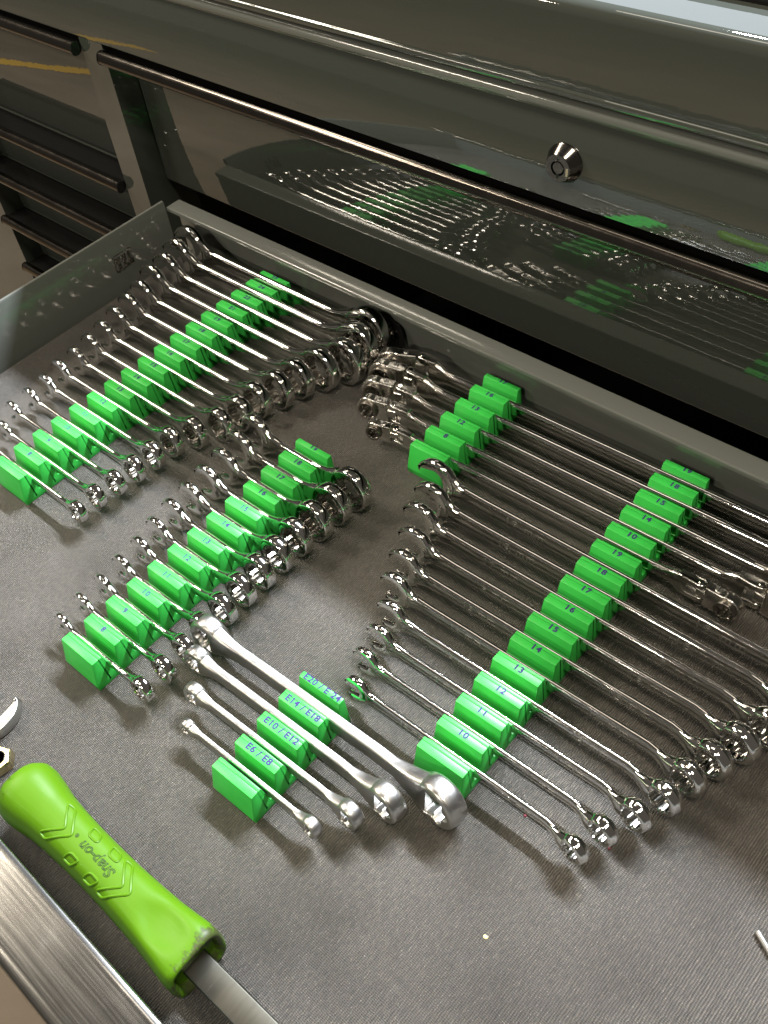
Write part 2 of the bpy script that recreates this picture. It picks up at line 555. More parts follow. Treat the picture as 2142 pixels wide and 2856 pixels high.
shell.box(X0, X1, 1000, 1004, -330, 250)
shell.box(X0, X1, 500.5, 1000, -334, -330)
shell.box(-815, -806, 530.5, 999, -329, 189)
shell.box(X0, X0 + 4, 500.5, 999, -329, 189)
shell.box(X1 - 4, X1, 500.5, 999, -329, 189)
shell.box(X0, X1, 500.5, 999, 240, 244)
obj('cabinet_shell', shell, M_dark, chest)


def handle_profile(zt):
    # rolled front bar of a drawer pull
    return fillet([(471, zt - 2.6), (466, zt), (461.5, zt - 1), (459.3, zt - 8), (461.5, zt - 11.5), (466, zt - 12.2), (470, zt - 10)],
                  [1.5, 2.5, 2.5, 2.5, 2.5, 2.5, 1.5], 4)


def drawer_front(x0, x1, z0, z1):
    d = obj('drawer_front', MB().loft([[(x, y, z) for y, z in fillet([(YP, z0), (YP, z1), (YP + 18, z1), (YP + 18, z0)], [1.2, 1.2, 0, 0], 2)] for x in (x0, x1)]), M_paint, chest)
    pr = handle_profile(z1 + 2)
    obj('drawer_handle', MB().loft([[(x, y, z) for y, z in pr] for x in (x0 + 1.5, x1 - 1.5)]), M_handle, d)
    shelf = [(YP - 0.2, z1 - 1), (471.2, z1 - 1.6), (470.6, z1 - 6.5), (474, z1 - 7.4), (YP - 0.2, z1 - 4)]
    obj('finger_shelf', MB().loft([[(x, y, z) for y, z in shelf] for x in (x0 + 1.5, x1 - 1.5)]), M_black, d)
    for x in (x0 + 0.4, x1 - 0.4 - 1):
        q = inset(pr, -0.35)
        obj('handle_end_cap', MB().loft([[(xx, y, z) for y, z in q] for xx in (x, x + 1)]), M_black, d)
    return d


drawer_front(-792.4, X1 - 6, 51, 188.5)
zl = [(54, 188.5), (-20, 50), (-92, -22), (-164, -94), (-236, -166)]
for z0, z1 in zl:
    drawer_front(-1155, -830.6, z0, z1)

# lock
lock = thing('tmp', 'x', 'x'); bpy.data.objects.remove(lock)
LX, LZ = -303, 220


def disc_sec(r, y, N=40):
    return [(LX + r * math.cos(2 * PI * k / N), y, LZ + r * math.sin(2 * PI * k / N)) for k in range(N)]


lock = obj('lock', MB().loft([disc_sec(12.6, YF - 0.05), disc_sec(12.6, YF - 0.8), disc_sec(12.1, YF - 1.4), disc_sec(9.0, YF - 7.6), disc_sec(8.6, YF - 8.0), disc_sec(4.9, YF - 8.0), disc_sec(4.9, YF - 5.0)]), M_lockm, chest, 30)
core = obj('lock_core', MB().loft([disc_sec(4.0, YF - 4.5), disc_sec(4.0, YF - 7.4), disc_sec(3.6, YF - 7.8)]), M_lockm, lock, 30)
obj('key_notch', MB().box(LX - 0.9, LX + 0.9, YF - 8.12, YF - 7.5, LZ - 6.6, LZ - 3.6), M_dark, lock)
obj('index_mark', MB().loft([[(LX + 0.7 * math.cos(a * PI / 6), y, LZ + 5.9 + 0.7 * math.sin(a * PI / 6)) for a in range(12)] for y in (YF - 7.9, YF - 8.1)]), M_dark, lock)
me = place_mesh(text_mesh('T0556', 2.1, 0.02, 0.02), lambda x, y, z: (LX + 6.7 + y, YF - 8.08 - z, LZ - 0.8 - x))
obj('lock_number', me, M_gold, lock)

# the open drawer (part of the chest)
DX0, DX1 = -747, 410
drawer = obj('open_drawer', MB().box(DX0 - 2, DX1 + 2, -22, 472, -5, -2.3), M_inner, chest)
sw = [(-749, -2.2), (-747, -2.2), (-747, 58.3), (-748, 60), (-750.5, 60), (-751.5, 58.3), (-751.5, 52), (-750.3, 52), (-750.3, 57.5), (-749, 57.5)]
obj('side_wall', MB().loft([[(x, y, z) for x, z in sw] for y in (-20, 457)]), M_inner, drawer)
obj('side_wall', MB().loft([[(-x + DX1 + DX0, y, z) for x, z in sw] for y in (-20, 457)]), M_inner, drawer)
obj('back_wall', MB().box(DX0 - 1, DX1 + 1, 471, 473, -2.2, 51.6), M_inner, drawer)
lip = fillet([(457.6, 50.2), (457.6, 54), (475, 54), (475, 49), (474, 49), (474, 52.6), (459, 52.6), (459, 50.2)], [0, 1.3, 1.3, 0, 0, 0.4, 0.6, 0], 3)
obj('back_lip', MB().loft([[(x, y, z) for y, z in lip] for x in (DX0 + 1, DX1 - 1)]), M_inner, drawer)
obj('front_wall', MB().box(DX0, DX1, -24, -21.6, -2.2, 50), M_inner, drawer)
trimp = fillet([(-15.8, 50.5), (-15.8, 55), (-18.5, 56), (-48, 56), (-54, 53), (-55, 46), (-52, 41), (-49, 44), (-47, 51.5), (-19, 51.5)], [0.6, 1, 2, 3, 3, 3, 1, 2, 1, 0.5], 4)
obj('front_trim', MB().loft([[(x, y, z) for y, z in trimp] for x in (DX0 - 30, DX1 + 30)]), M_trim, drawer)
obj('front_panel', MB().box(DX0 - 30, DX1 + 30, -46, -24.3, -20, 51), M_paint, drawer)
clip = obj('slide_clip', MB().box(-747.05, -746.4, 384, 406, 22, 38.5), M_gear, drawer)
cb = MB()
for y0, z0, z1 in ((385, 24, 30), (391, 24, 36), (398, 27, 37), (403, 29, 37)):
    cb.box(-746.5, -744.6, y0, y0 + 1.6, z0, z1)
cb.box(-746.5, -745.2, 385, 405, 36.4, 37.4)
obj('clip_tabs', cb, M_inner, clip)

# liner
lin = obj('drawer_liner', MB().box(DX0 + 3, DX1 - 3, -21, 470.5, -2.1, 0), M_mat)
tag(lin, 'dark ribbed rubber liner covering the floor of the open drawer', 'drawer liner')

# black latch strap in the rear corner
lt = thing('latch_strap', 'black rounded steel strap with a rivet hole, leaning on the rear drawer wall', 'strap', (-470, 464.5, 0), (math.radians(-6), 0, 0))
q = fillet([(-21, 2), (-21, 36), (17, 31), (19, 14), (19, 2)], [0, 7, 9, 5, 0], 5)
obj('plate', extrude_round(q, 1.8, 0.5, lambda u, v, h: (u, h, v), 2), M_black, lt)
obj('rivet', MB().loft([[(9.5 + r * math.cos(k * PI / 8), y, 20 + r * 1.2 * math.sin(k * PI / 8)) for k in range(16)] for r, y in ((4.2, -0.9), (4.2, -1.5), (3.0, -1.7), (2.8, -1.0))]), M_lockm, lt)

# ------------------------------------------------------------------ green racks
H = 25.9
# name, x, y, theta, pitch, L, tops, phrase
RK = {
    'left': (-617.92, 158.28, math.radians(0.6348), 18.77, 35.2, ['', '8', '9', '10', '11', '12', '13', '14', '15', '16', '17', '18', '19', '21', '22', '24', '25']),
    'mid': (-430.13, 89.63, math.radians(1.0693), 19.07, 33.8, ['', '8', '9', '10', '11', '12', '13', '14', '15', '16', '17', '18', '19']),
    'E': (-280.64, 92.74, math.radians(1.7768), 19.26, 33.9, ['', 'E6 / E8', 'E10 / E12', 'E14 / E18', 'E20 / E 24']),
    'right': (-194.71, 179.45, math.radians(1.2233), 18.70, 33.75, ['', '10', '11', '12', '13', '14', '15', '16', '17', '18', '19', '10', '14', '15', '18', '19']),
    'flex': (-359.78, 367.80, math.radians(1.3536), 18.74, 32.7, ['', '8', '12', '13', '16', '17']),
}
RLAB = {
    'left': 'green printed wrench rack with seventeen blocks up to 25, nearest the left drawer wall',
    'mid': 'green printed wrench rack of thirteen blocks holding the short stubby wrenches',
    'E': 'green printed wrench rack of five blocks lettered E6 to E24',
    'right': 'long green printed wrench rack of sixteen blocks under the long wrenches',
    'flex': 'short green printed wrench rack of six blocks beside the hinged wrench heads',
}


def block_profile(P, last):
    if last:
        p = [(-4, 0), (-4.8, 5), (0, H), (4.7, H), (5.2, 0)]
        r = [0, 0.5, 0.55, 0.55, 0]
    else:
        p = [(-4, 0), (-4.8, 5), (0, H), (5.15, H), (6.0, 3), (6.25, 3), (5.4, H), (7.7, H), (9.3, 17), (9.7, 11.7), (10.6, 7), (P - 5.6, 7), (P - 4.75, 5), (P - 4.12, 0)]
        r = [0, 0.5, 0.55, 0.12, 0, 0, 0.12, 0.55, 0.8, 0.5, 0.4, 0.4, 0, 0]
    return fillet(p, r, 2)


def rack(key):
    x, y, th, P, L, tops = RK[key]
    t = thing('wrench_rack', RLAB[key], 'wrench rack', (x, y, 0), (0, 0, th), 'green printed wrench racks')
    meshes = {}
    for i, tx in enumerate(tops):
        last = i == len(tops) - 1
        if last not in meshes:
            prof = block_profile(P, last)
            b2 = 0.45
            secs = []
            for ins, dx in ((b2, 0), (b2 * 0.3, b2 * 0.3), (0, b2)):
                q = inset(prof, ins) if ins else prof
                secs.append([(-0.9 * (1 - v / H) + dx, u, max(v, 0.02)) for u, v in q])
            for ins, dx in ((0, b2), (b2 * 0.3, b2 * 0.3), (b2, 0)):
                q = inset(prof, ins) if ins else prof
                secs.append([(L + 0.9 * (1 - v / H) - dx, u, max(v, 0.02)) for u, v in q])
            meshes[last] = mesh_from(MB().loft(secs), 'block', 30)
        b_ = obj('block', meshes[last], M_green, t)
        b_.location = (0, i * P * MM, 0)
        if tx:
            big = key == 'E'
            s_ = 6.4 if big else 6.2
            off = 0.0
            tm = text_mesh(tx, s_, 0.12, 0.20, 0, False, 1.10 if big else 1.20)
            cx = L / 2 + (0.5 if big else 0.3)
            cyy = 2.45 if last else 3.7
            ky = 0.72 if last and not big else 0.95
            place_mesh(tm, lambda a, c, z: (cx + a * (1.0 if not big else 1.02), cyy + c * ky, H + 0.05 + z))
            obj('size_number', tm, M_purple, b_)
    return t


for k in RK:
    rack(k)


def slot(key, i, ly=12.4):
    x, y, th, P, L, tops = RK[key]
    yy = i * P + ly
    return lambda lx: (x + math.cos(th) * lx - math.sin(th) * yy, y + math.sin(th) * lx + math.cos(th) * yy)


# ------------------------------------------------------------------ wrenches
def jaw_outline(R, s_, ang, k=1.0):
    """open end outline in (u, v); the mouth faces direction ang, the prongs taper to rounded beaks"""
    hs = s_ / 2
    aa = math.asin(min(0.97, hs / R))
    tipx = R * math.cos(aa) * 1.06
    pts = []
    N = 44
    a0 = aa * 0.86
    for i in range(N + 1):
        a = a0 + (2 * PI - 2 * a0) * i / N
        e = min(a, 2 * PI - a) - a0
        rr_ = R * (1.0 - 0.05 * math.exp(-(e / 0.12) ** 2)) * (1 + 0.05 * max(0.0, math.cos(a)))
        v = rr_ * math.sin(a)
        v = math.copysign(max(abs(v), hs + 0.9) if math.cos(a) > 0 else abs(v), v)
        pts.append((rr_ * math.cos(a), v))
    inner = [(tipx * 0.90, -hs), (tipx * 0.5, -hs), (0.0, -hs)]
    for i in range(1, 8):
        a = -PI / 2 - PI * i / 8
        inner.append((0.72 * hs * math.cos(a), hs * math.sin(a)))
    inner += [(0.0, hs), (tipx * 0.5, hs), (tipx * 0.90, hs)]
    pts = pts + inner
    c, s2 = math.cos(ang), math.sin(ang)
    return [(u * c - v * s2, u * s2 + v * c) for u, v in pts]


NW = {6: 'six', 8: 'eight', 9: 'nine', 10: 'ten', 11: 'eleven', 12: 'twelve', 13: 'thirteen', 14: 'fourteen', 15: 'fifteen', 16: 'sixteen', 17: 'seventeen', 18: 'eighteen', 19: 'nineteen', 21: 'twenty-one', 22: 'twenty-two', 24: 'twenty-four', 25: 'twenty-five'}
GR = {'left': 'ratcheting wrenches in the left rack', 'mid': 'stubby wrenches in the middle rack', 'E': 'satin star-bore wrenches in the lettered rack',
      'right': 'long combination wrenches in the right rack', 'flex': 'hinged double-ended wrenches by the rear wall'}
LEAN = math.radians(-8)


def rot_about(mb, c, ang):
    ca, sa = math.cos(ang), math.sin(ang)
    mb.v = [(c[0] + (x - c[0]) * ca - (y - c[1]) * sa, c[1] + (x - c[0]) * sa + (y - c[1]) * ca, z) for x, y, z in mb.v]
    return mb


def combo(key, i, s_, xl, xr, label, wf, tf, rjf, tjf, rrf, Tf, ratchet, ring_off=0.0, ring_yaw=0.0, jaw_off=0.0, stamp=None, ztip=None):
    """combination wrench standing on edge, jaw at the left, box end at the right; xl, xr world x of its ends"""
    w0, t0, Rj, tj, Rr, T = wf(s_), tf(s_), rjf(s_), tjf(s_), rrf(s_), Tf(s_)
    sl = slot(key, i, 9.1 + t0 / 2)
    th = RK[key][2]
    L = xr - xl
    xm = (xl + xr) / 2
    lx = xm - RK[key][0]
    px, py = sl(lx)
    zc = 20.6 - w0 / 2
    zl_, zr_ = max(zc, Rj + 0.4), max(zc, Rr + 0.4)
    half = L / 2
    tilt = math.atan2(zl_ - zr_, L)
    t = thing('wrench', label, 'wrench', (px, py, (zl_ + zr_) / 2), (LEAN, tilt, th), GR[key])
    xj, xb = -half + Rj * 0.97, half - Rr
    S = []
    def st(x, a, b_, yo=0):
        S.append(sect(x, b_, a, yo))
    # shank from jaw to ring with flared necks
    st(xj + 0.55 * Rj, 1.55 * Rj, tj * 0.86, jaw_off)
    st(xj + 0.85 * Rj, 1.18 * Rj, tj * 0.84, jaw_off)
    st(xj + 1.15 * Rj, max(w0 * 1.12, 0.82 * Rj), (tj + t0) / 2 * 0.96, jaw_off * 0.85)
    st(xj + 1.6 * Rj, w0 * 1.02, t0, jaw_off * 0.5)
    st(xj + 2.3 * Rj, w0 * 0.96, t0, 0)
    for f in (0.25, 0.5, 0.75):
        xa, xz = xj + 2.3 * Rj, xb - 2.3 * Rr
        st(xa + (xz - xa) * f, w0 * (0.96 - 0.06 * f), t0)
    st(xb - 2.3 * Rr, w0 * 0.90, t0)
    st(xb - 1.75 * Rr, w0 * 0.95, t0 * 1.02, ring_off * 0.30)
    st(xb - 1.35 * Rr, max(w0, 0.86 * Rr), (t0 + T) / 2 * 0.86, ring_off * 0.66)
    st(xb - 1.02 * Rr, 1.22 * Rr, T * 0.82, ring_off * 0.9)
    st(xb - 0.78 * Rr, 1.45 * Rr, T * 0.86, ring_off * 0.97)
    sh = obj('shank', MB().loft(S), M_shank, t, 50)
    ja = PI + math.radians(17)
    jo = jaw_outline(Rj, s_ * 0.98, ja)
    cj, sj = math.cos(ja), math.sin(ja)
    jm = extrude_round(jo, tj, tj * 0.34, lambda u, v, h: (xj + u, jaw_off + h * (1 - 0.38 * max(0.0, (u * cj + v * sj) / Rj)), v), 4)
    obj('open_jaw', jm, M_chrome, t, 40)
    rb = s_ * 0.535
    if ratchet:
        rg = s_ * 0.5 + 2.0
        rm = lathe_ring(Rr, lambda a: rg, T, T * 0.17, 56, 0.25, ring_yaw, (xb, ring_off, 0), 0.5)
        bx = obj('box_end', rm, M_chrome, t, 40)
        gm = lathe_ring(rg + 0.05, star(rb, 12, 0.16), T - 1.6, 0.25, 96, 0, ring_yaw, (xb, ring_off, 0), 0.3)
        obj('ratchet_gear', gm, M_gear, bx, 25)
    else:
        rm = lathe_ring(Rr, star(rb, 12, 0.15), T, T * 0.30, 96, 0.7, ring_yaw, (xb, ring_off, 0), 0.5)
        obj('box_end', rm, M_chrome, t, 40)
    if stamp:
        tm = text_mesh(stamp, w0 * 0.66, 0.10, 0.0, 0.0, False, 1.25)
        xs = xb - 2.6 * Rr - w0 * 2.2
        place_mesh(tm, lambda a, c, z: (xs + a * 1.25, -t0 / 2 - 0.07 - z, c))
        obj('size_stamp', tm, M_satin, sh)
        tm = text_mesh(stamp, w0 * 0.60, 0.10, 0.0, 0.0, False, 1.25)
        xs2 = xj + 2.6 * Rj + w0 * 2.4
        place_mesh(tm, lambda a, c, z: (xs2 + a * 1.25, -t0 / 2 - 0.07 - z, c))
        obj('size_stamp', tm, M_satin, sh)
    return t


LW = {8: (-652, -515.5), 9: (-661.1, -516.1), 10: (-675.5, -514.5), 11: (-677.3, -513.5), 12: (-680, -512.6), 13: (-686, -511.3), 14: (-688, -502.7), 15: (-692, -491.8),
      16: (-697, -487), 17: (-702, -485.8), 18: (-707, -478.5), 19: (-711, -472.8), 21: (-718.5, -461.4), 22: (-721, -449), 24: (-727, -451.7), 25: (-731, -455.6)}
for i, (s_, (a, b_)) in enumerate(LW.items()):
    combo('left', i, s_, a, b_, f'chrome ratcheting wrench before block {NW[s_]} of the green rack along the left drawer wall',
          lambda s: 0.50 * s + 2.6, lambda s: 0.14 * s + 2.5, lambda s: 0.86 * s + 1.5, lambda s: 0.24 * s + 2.4, lambda s: 0.78 * s + 2.9, lambda s: 0.27 * s + 4.8, True)

MW = {8: (-455, -352), 9: (-458, -352), 10: (-459, -352), 11: (-462, -354), 12: (-464, -354), 13: (-469, -355), 14: (-473, -355.5), 15: (-475, -355.5), 16: (-478, -355), 17: (-479, -353), 18: (-483, -352), 19: (-485, -349)}
for i, (s_, (a, b_)) in enumerate(MW.items()):
    combo('mid', i, s_, a, b_, f'stubby chrome ratcheting wrench before block {NW[s_]} of the middle green rack',
          lambda s: 0.50 * s + 2.6, lambda s: 0.14 * s + 2.5, lambda s: 0.86 * s + 1.5, lambda s: 0.24 * s + 2.4, lambda s: 0.78 * s + 2.9, lambda s: 0.27 * s + 4.8, True)

RW = {10: (-261.7, -82.7), 11: (-271.4, -75.9), 12: (-276, -65.9), 13: (-283, -58.2), 14: (-296, -53.6), 15: (-304, -47.3), 16: (-311, -39.9), 17: (-322, -30), 18: (-327, -20), 19: (-338, -12)}
for i, (s_, (a, b_)) in enumerate(RW.items()):
    combo('right', i, s_, a, b_, f'long chrome combination wrench before block {NW[s_]} of the long green rack',
          lambda s: 0.60 * s + 1.6, lambda s: 0.12 * s + 2.5, lambda s: 0.86 * s + 1.7, lambda s: 0.25 * s + 2.6, lambda s: 0.72 * s + 1.6, lambda s: 0.36 * s + 4.6, False,
          -(0.22 * s_ + 1.2), math.radians(-11), 0.0, f'{s_} mm')

# satin star-bore double box wrenches
ES = [((6, 8), -322, -205, 'thin satin steel star-bore wrench, the shortest of its set, behind the blank lettered-rack block'),
      ((10, 12), -338, -190, 'satin steel star-bore wrench in front of the green block E10 / E12'),
      ((14, 18), -358, -175, 'satin steel star-bore wrench in front of the green block E14 / E18'),
      ((20, 24), -371, -147, 'largest satin steel star-bore wrench in front of the green block E20 / E 24')]
for i, ((e1, e2), xl, xr, lab) in enumerate(ES):
    d1, d2 = {6: 5.6, 8: 7.4, 10: 9.3, 12: 11, 14: 12.8, 18: 16.6, 20: 18.3, 24: 22}[e1], {8: 7.4, 12: 11, 18: 16.6, 24: 22}[e2]
    R1, R2 = d1 * 0.67 + 1.7, d2 * 0.67 + 1.7
    w0, t0 = 3.8 + 0.36 * d2, 0.9 + 0.28 * d2
    L = xr - xl
    px, py = slot('E', i, 11.6)((xl + xr) / 2 - RK['E'][0])
    zc = (13.8, 13.2, 11.5, 9.6)[i] + w0 / 2
    z1, z2 = max(zc, R1 + 0.3), max(zc, R2 + 0.3)
    t = thing('wrench', lab, 'wrench', (px, py, (z1 + z2) / 2), (LEAN, math.atan2(z1 - z2, L), RK['E'][2]), GR['E'])
    xa, xb = -L / 2 + R1, L / 2 - R2
    T1, T2 = 4.0 + 0.46 * d1, 4.0 + 0.46 * d2
    o1, o2 = -(0.05 * d1), -(0.05 * d2)
    def neck(x, R, T, o, sg):
        q = [(0.35, 1.78, 0.92, 1, 4.5), (0.75, 1.50, 0.88, 0.95, 4.5), (1.15, 1.16, 0.80, 0.8, 5.0), (1.6, None, 0.66, 0.55, 5.5), (2.1, None, 0.0, 0.25, 6.5), (2.8, None, 0.0, 0.0, 7)]
        out = []
        for d, k_, tk, ok, nn in q:
            hw = max(w0, R * k_) if k_ else (max(w0, 0.93 * R) if d < 2 else w0)
            out.append(sect(x + sg * d * R, max(t0, T * tk), hw, o * ok, 0, nn, 32))
        return out if sg > 0 else out[::-1]
    S = neck(xa, R1, T1, o1, 1)
    S += [sect(xa + 2.8 * R1 + (xb - xa - 2.8 * (R1 + R2)) * f, t0, w0, 0, 0, 7, 32) for f in (0.33, 0.66)]
    S += neck(xb, R2, T2, o2, -1)
    obj('shank', MB().loft(S), M_satin, t, 32)
    obj('box_end', lathe_ring(R1, lobes(d1 * 0.47, 6, 0.15), T1, T1 * 0.22, 96, 0.4, math.radians(6), (xa, o1, 0), 0.5), M_satin, t, 40)
    obj('box_end', lathe_ring(R2, lobes(d2 * 0.47, 6, 0.15), T2, T2 * 0.22, 96, 0.4, math.radians(-6), (xb, o2, 0), 0.5), M_satin, t, 40)


# hinged double-ended ratchet wrenches
def flex_head(t, x, sgn, s_, yaw, w0):
    """hinge fork of the shank at x, then a ratchet head turned by yaw; sgn is the outward direction"""
    Rr, T = 0.64 * s_ + 3.2, 0.23 * s_ + 5.2
    wd = T * 0.98               # width across the fork (along Y)
    hh = 1.74 * Rr              # height of the fork (along Z)
    px = x
    fk = MB()
    for z0, z1 in ((hh / 2 - hh * 0.24, hh / 2), (-hh / 2, -hh / 2 + hh * 0.24)):
        poly = []
        for k in range(13):
            a = -PI / 2 + PI * k / 12
            poly.append((px + sgn * (wd / 2) * math.cos(a), wd / 2 * math.sin(a)))
        poly += [(px - sgn * 7, wd * 0.50), (px - sgn * 15, wd * 0.40), (px - sgn * 15, -wd * 0.40), (px - sgn * 7, -wd * 0.50)]
        e = extrude_round(poly, z1 - z0, 0.8, lambda u, v, h, zz=(z0 + z1) / 2: (u, v, zz + h), 3)
        fk.add(e.v, e.f)
    fk.loft([sect(px - sgn * 8.5, wd * 0.94, hh * 0.97, 0, 0, 4), sect(px - sgn * 13, wd * 0.84, hh * 0.95, 0, 0, 4), sect(px - sgn * 19, wd * 0.72, (hh + w0) / 2, 0, 0, 3), sect(px - sgn * 25, wd * 0.62, w0 * 1.08, 0, 0, 3), sect(px - sgn * 33, wd * 0.55, w0, 0, 0, 3)])
    f_o = obj('fork', fk, M_worn, t, 40)
    pin = MB().loft([[(px + r * math.cos(k * PI / 8), r * math.sin(k * PI / 8), z) for k in range(16)] for r, z in ((2.0, -hh / 2 - 0.1), (2.0, hh / 2 + 0.12), (1.75, hh / 2 + 0.3))])
    obj('hinge_pin', pin, M_chrome, f_o, 30)
    # head: a block that runs straight into the ratchet ring
    D = Rr + wd / 2 + 2.4
    hx = sgn * (D + wd / 2 + 0.7)
    hb = Rr * 0.93

    def rout(th):
        c_, s__ = math.cos(th) * sgn, math.sin(th)
        if c_ > -0.05:
            return Rr
        return max(Rr, min(D / -c_, hb / max(1e-6, abs(s__))))
    hd = MB()
    hd.loft([sect(sgn * -1.5, wd * 0.8, hh * 0.44, 0, 0, 4), sect(sgn * 3.0, wd * 0.86, hh * 0.44, 0, 0, 4), sect(hx - sgn * Rr * 1.02, wd * 0.92, hh * 0.44, 0, 0, 4)])
    g = lathe_ring(Rr, lambda a: s_ * 0.5 + 2.2, T, T * 0.12, 112, 0.0, 0, (hx, 0, 0), 0.4, rout)
    hd.add(g.v, g.f)
    sx = hx - sgn * (Rr * 0.86)
    scr = MB().loft([[(sx + r * math.cos(k * PI / 8), r * math.sin(k * PI / 8), z) for k in range(16)] for r, z in ((2.3, hb - 2), (2.3, hb + 0.35), (2.0, hb + 0.6))])
    gear = lathe_ring(s_ * 0.5 + 2.25, star(s_ * 0.535, 12, 0.15), T + 4.4, 0.3, 96, 0, 0, (hx, -0.8, 0), 0.3)
    slot_ = MB().box(sx - 0.28, sx + 0.28, -1.9, 1.9, hb + 0.3, hb + 0.66)
    for mb_ in (hd, scr, gear, slot_):
        rot_about(mb_, (0, 0), yaw)
        mb_.v = [(x_ + px, y_, z_) for x_, y_, z_ in mb_.v]
    h_o = obj('ratchet_head', hd, M_worn, t, 40)
    obj('screw', scr, M_satin, h_o, 30)
    obj('screw_slot', slot_, M_dark, h_o, 30)
    obj('ratchet_gear', gear, M_gear, h_o, 25)


FX = [((8, 10), -408.4, -98.7, 14, 2), ((12, 14), -432, -62, 14, 4), ((13, 15), -442.7, -40, 14, 5), ((16, 18), -451, -22, 14, 5), ((17, 19), -455, -5, 24, 5)]
for i, ((s1, s2), xl, xr, y1, y2) in enumerate(FX):
    w1, w2 = 5.0 + 0.30 * s1, 5.0 + 0.30 * s2
    R1, R2 = 0.64 * s1 + 3.2, 0.64 * s2 + 3.2
    w0 = 6.0 + 0.32 * s2
    p1 = xl + 2 * R1 * 0.97 + (0.23 * s1 + 5.2) + 2.5
    p2 = xr - 2 * R2 * 0.95 - (0.23 * s2 + 5.2) - 2.5
    px, py = slot('flex', i, 11.0)((xl + xr) / 2 - RK['flex'][0])
    zc = 19.4 - w0 / 2
    z1, z2 = max(zc, R1 + 0.5), max(zc, R2 + 0.5)
    lab = f'chrome wrench with hinged ratchet heads before block {NW[s1]} of the short rear green rack'
    t = thing('wrench', lab, 'wrench', (px, py, (z1 + z2) / 2), (math.radians(-3), math.atan2(z1 - z2, xr - xl), RK['flex'][2]), GR['flex'])
    xm = (xl + xr) / 2
    a, b_ = p1 - xm, p2 - xm
    t0 = 3.6 + 0.14 * s2
    S = [sect(a + 26, t0 * 1.0, w0), sect(a + 36, t0, w0), sect((a + b_) / 2, t0 * 1.05, w0), sect(b_ - 36, t0, w0), sect(b_ - 26, t0 * 1.0, w0)]
    obj('shank', MB().loft(S), M_shank, t, 60)
    flex_head(t, a, -1, s1, math.radians(y1), w0)
    flex_head(t, b_, 1, s2, math.radians(-y2), w0)

# ------------------------------------------------------------------ lime pry bar
pb = thing('pry_bar', 'lime green rubber-handled pry bar lying along the drawer front', 'pry bar', (-285, 12, 0), (0, 0, math.radians(1.0)))
HS = [(-81.5, 20, 22, 2.2), (-80, 33, 34, 2.3), (-76, 38.5, 38, 2.3), (-70, 39.5, 38.5, 2.3), (-62, 37.5, 36.5, 2.3), (-50, 33, 33, 2.3), (-36, 30.8, 31, 2.3), (-20, 29.4, 30.2, 2.3), (0, 28.9, 30, 2.35), (18, 29.4, 30.4, 2.4),
      (36, 30.8, 31.6, 2.6), (52, 32.5, 33.5, 3.0), (64, 35.0, 35.5, 3.4), (73, 37.0, 36.5, 3.8), (78.5, 37.0, 36, 4), (81, 34.5, 33.5, 4)]
ZC = 18.8


def hsec(x):
    for (xa, ya, za, na), (xb, yb, zb, nb) in zip(HS, HS[1:]):
        if xa <= x <= xb:
            f = (x - xa) / (xb - xa)
            return ya + (yb - ya) * f, za + (zb - za) * f, na + (nb - na) * f
    return HS[-1][1:]


def htop(x, y):
    wy_, wz_, n_ = hsec(x)
    k = min(0.98, abs(y) / (wy_ / 2))
    return ZC + wz_ / 2 * (1 - k ** n_) ** (1 / n_)


xs = [HS[0][0], HS[1][0], -78.5, HS[2][0]] + [-76 + 3 * k for k in range(1, 52)] + [HS[-2][0], 80, 81]
NS = 64
secs = []
for x in xs:
    wy_, wz_, n_ = hsec(x)
    sec = []
    for k in range(NS):
        a = 2 * PI * k / NS
        c, s_ = math.cos(a), math.sin(a)
        yy, zz = wy_ / 2 * math.copysign(abs(c) ** (2 / n_), c), wz_ / 2 * math.copysign(abs(s_) ** (2 / n_), s_)
        # thumb hollow on top near the blade
        if s_ > 0:
            e = ((x - 57) / 17) ** 2 + (yy / 9.5) ** 2
            zz -= 2.6 * math.exp(-e ** 2 * 1.2)
        sec.append((x, yy, ZC + zz))
    secs.append(sec)
# hollow mouth at the blade end
for x, k_ in ((81.2, 0.90), (79.0, 0.80), (70, 0.74)):
    wy_, wz_, n_ = hsec(81)
    secs.append([(x, wy_ * k_ / 2 * math.copysign(abs(math.cos(2 * PI * k / NS)) ** (2 / n_), math.cos(2 * PI * k / NS)), ZC + wz_ * k_ / 2 * math.copysign(abs(math.sin(2 * PI * k / NS)) ** (2 / n_), math.sin(2 * PI * k / NS))) for k in range(NS)])
hm = mesh_from(MB().loft(secs), 'grip', 60)
at_ = hm.attributes.new('scuff', 'FLOAT', 'POINT')
at_.data.foreach_set('value', [max(0.0, min(1.0, (abs(v.co.x / MM) - 66) / 14)) for v in hm.vertices])
grip = obj('grip', hm, M_lime, pb)


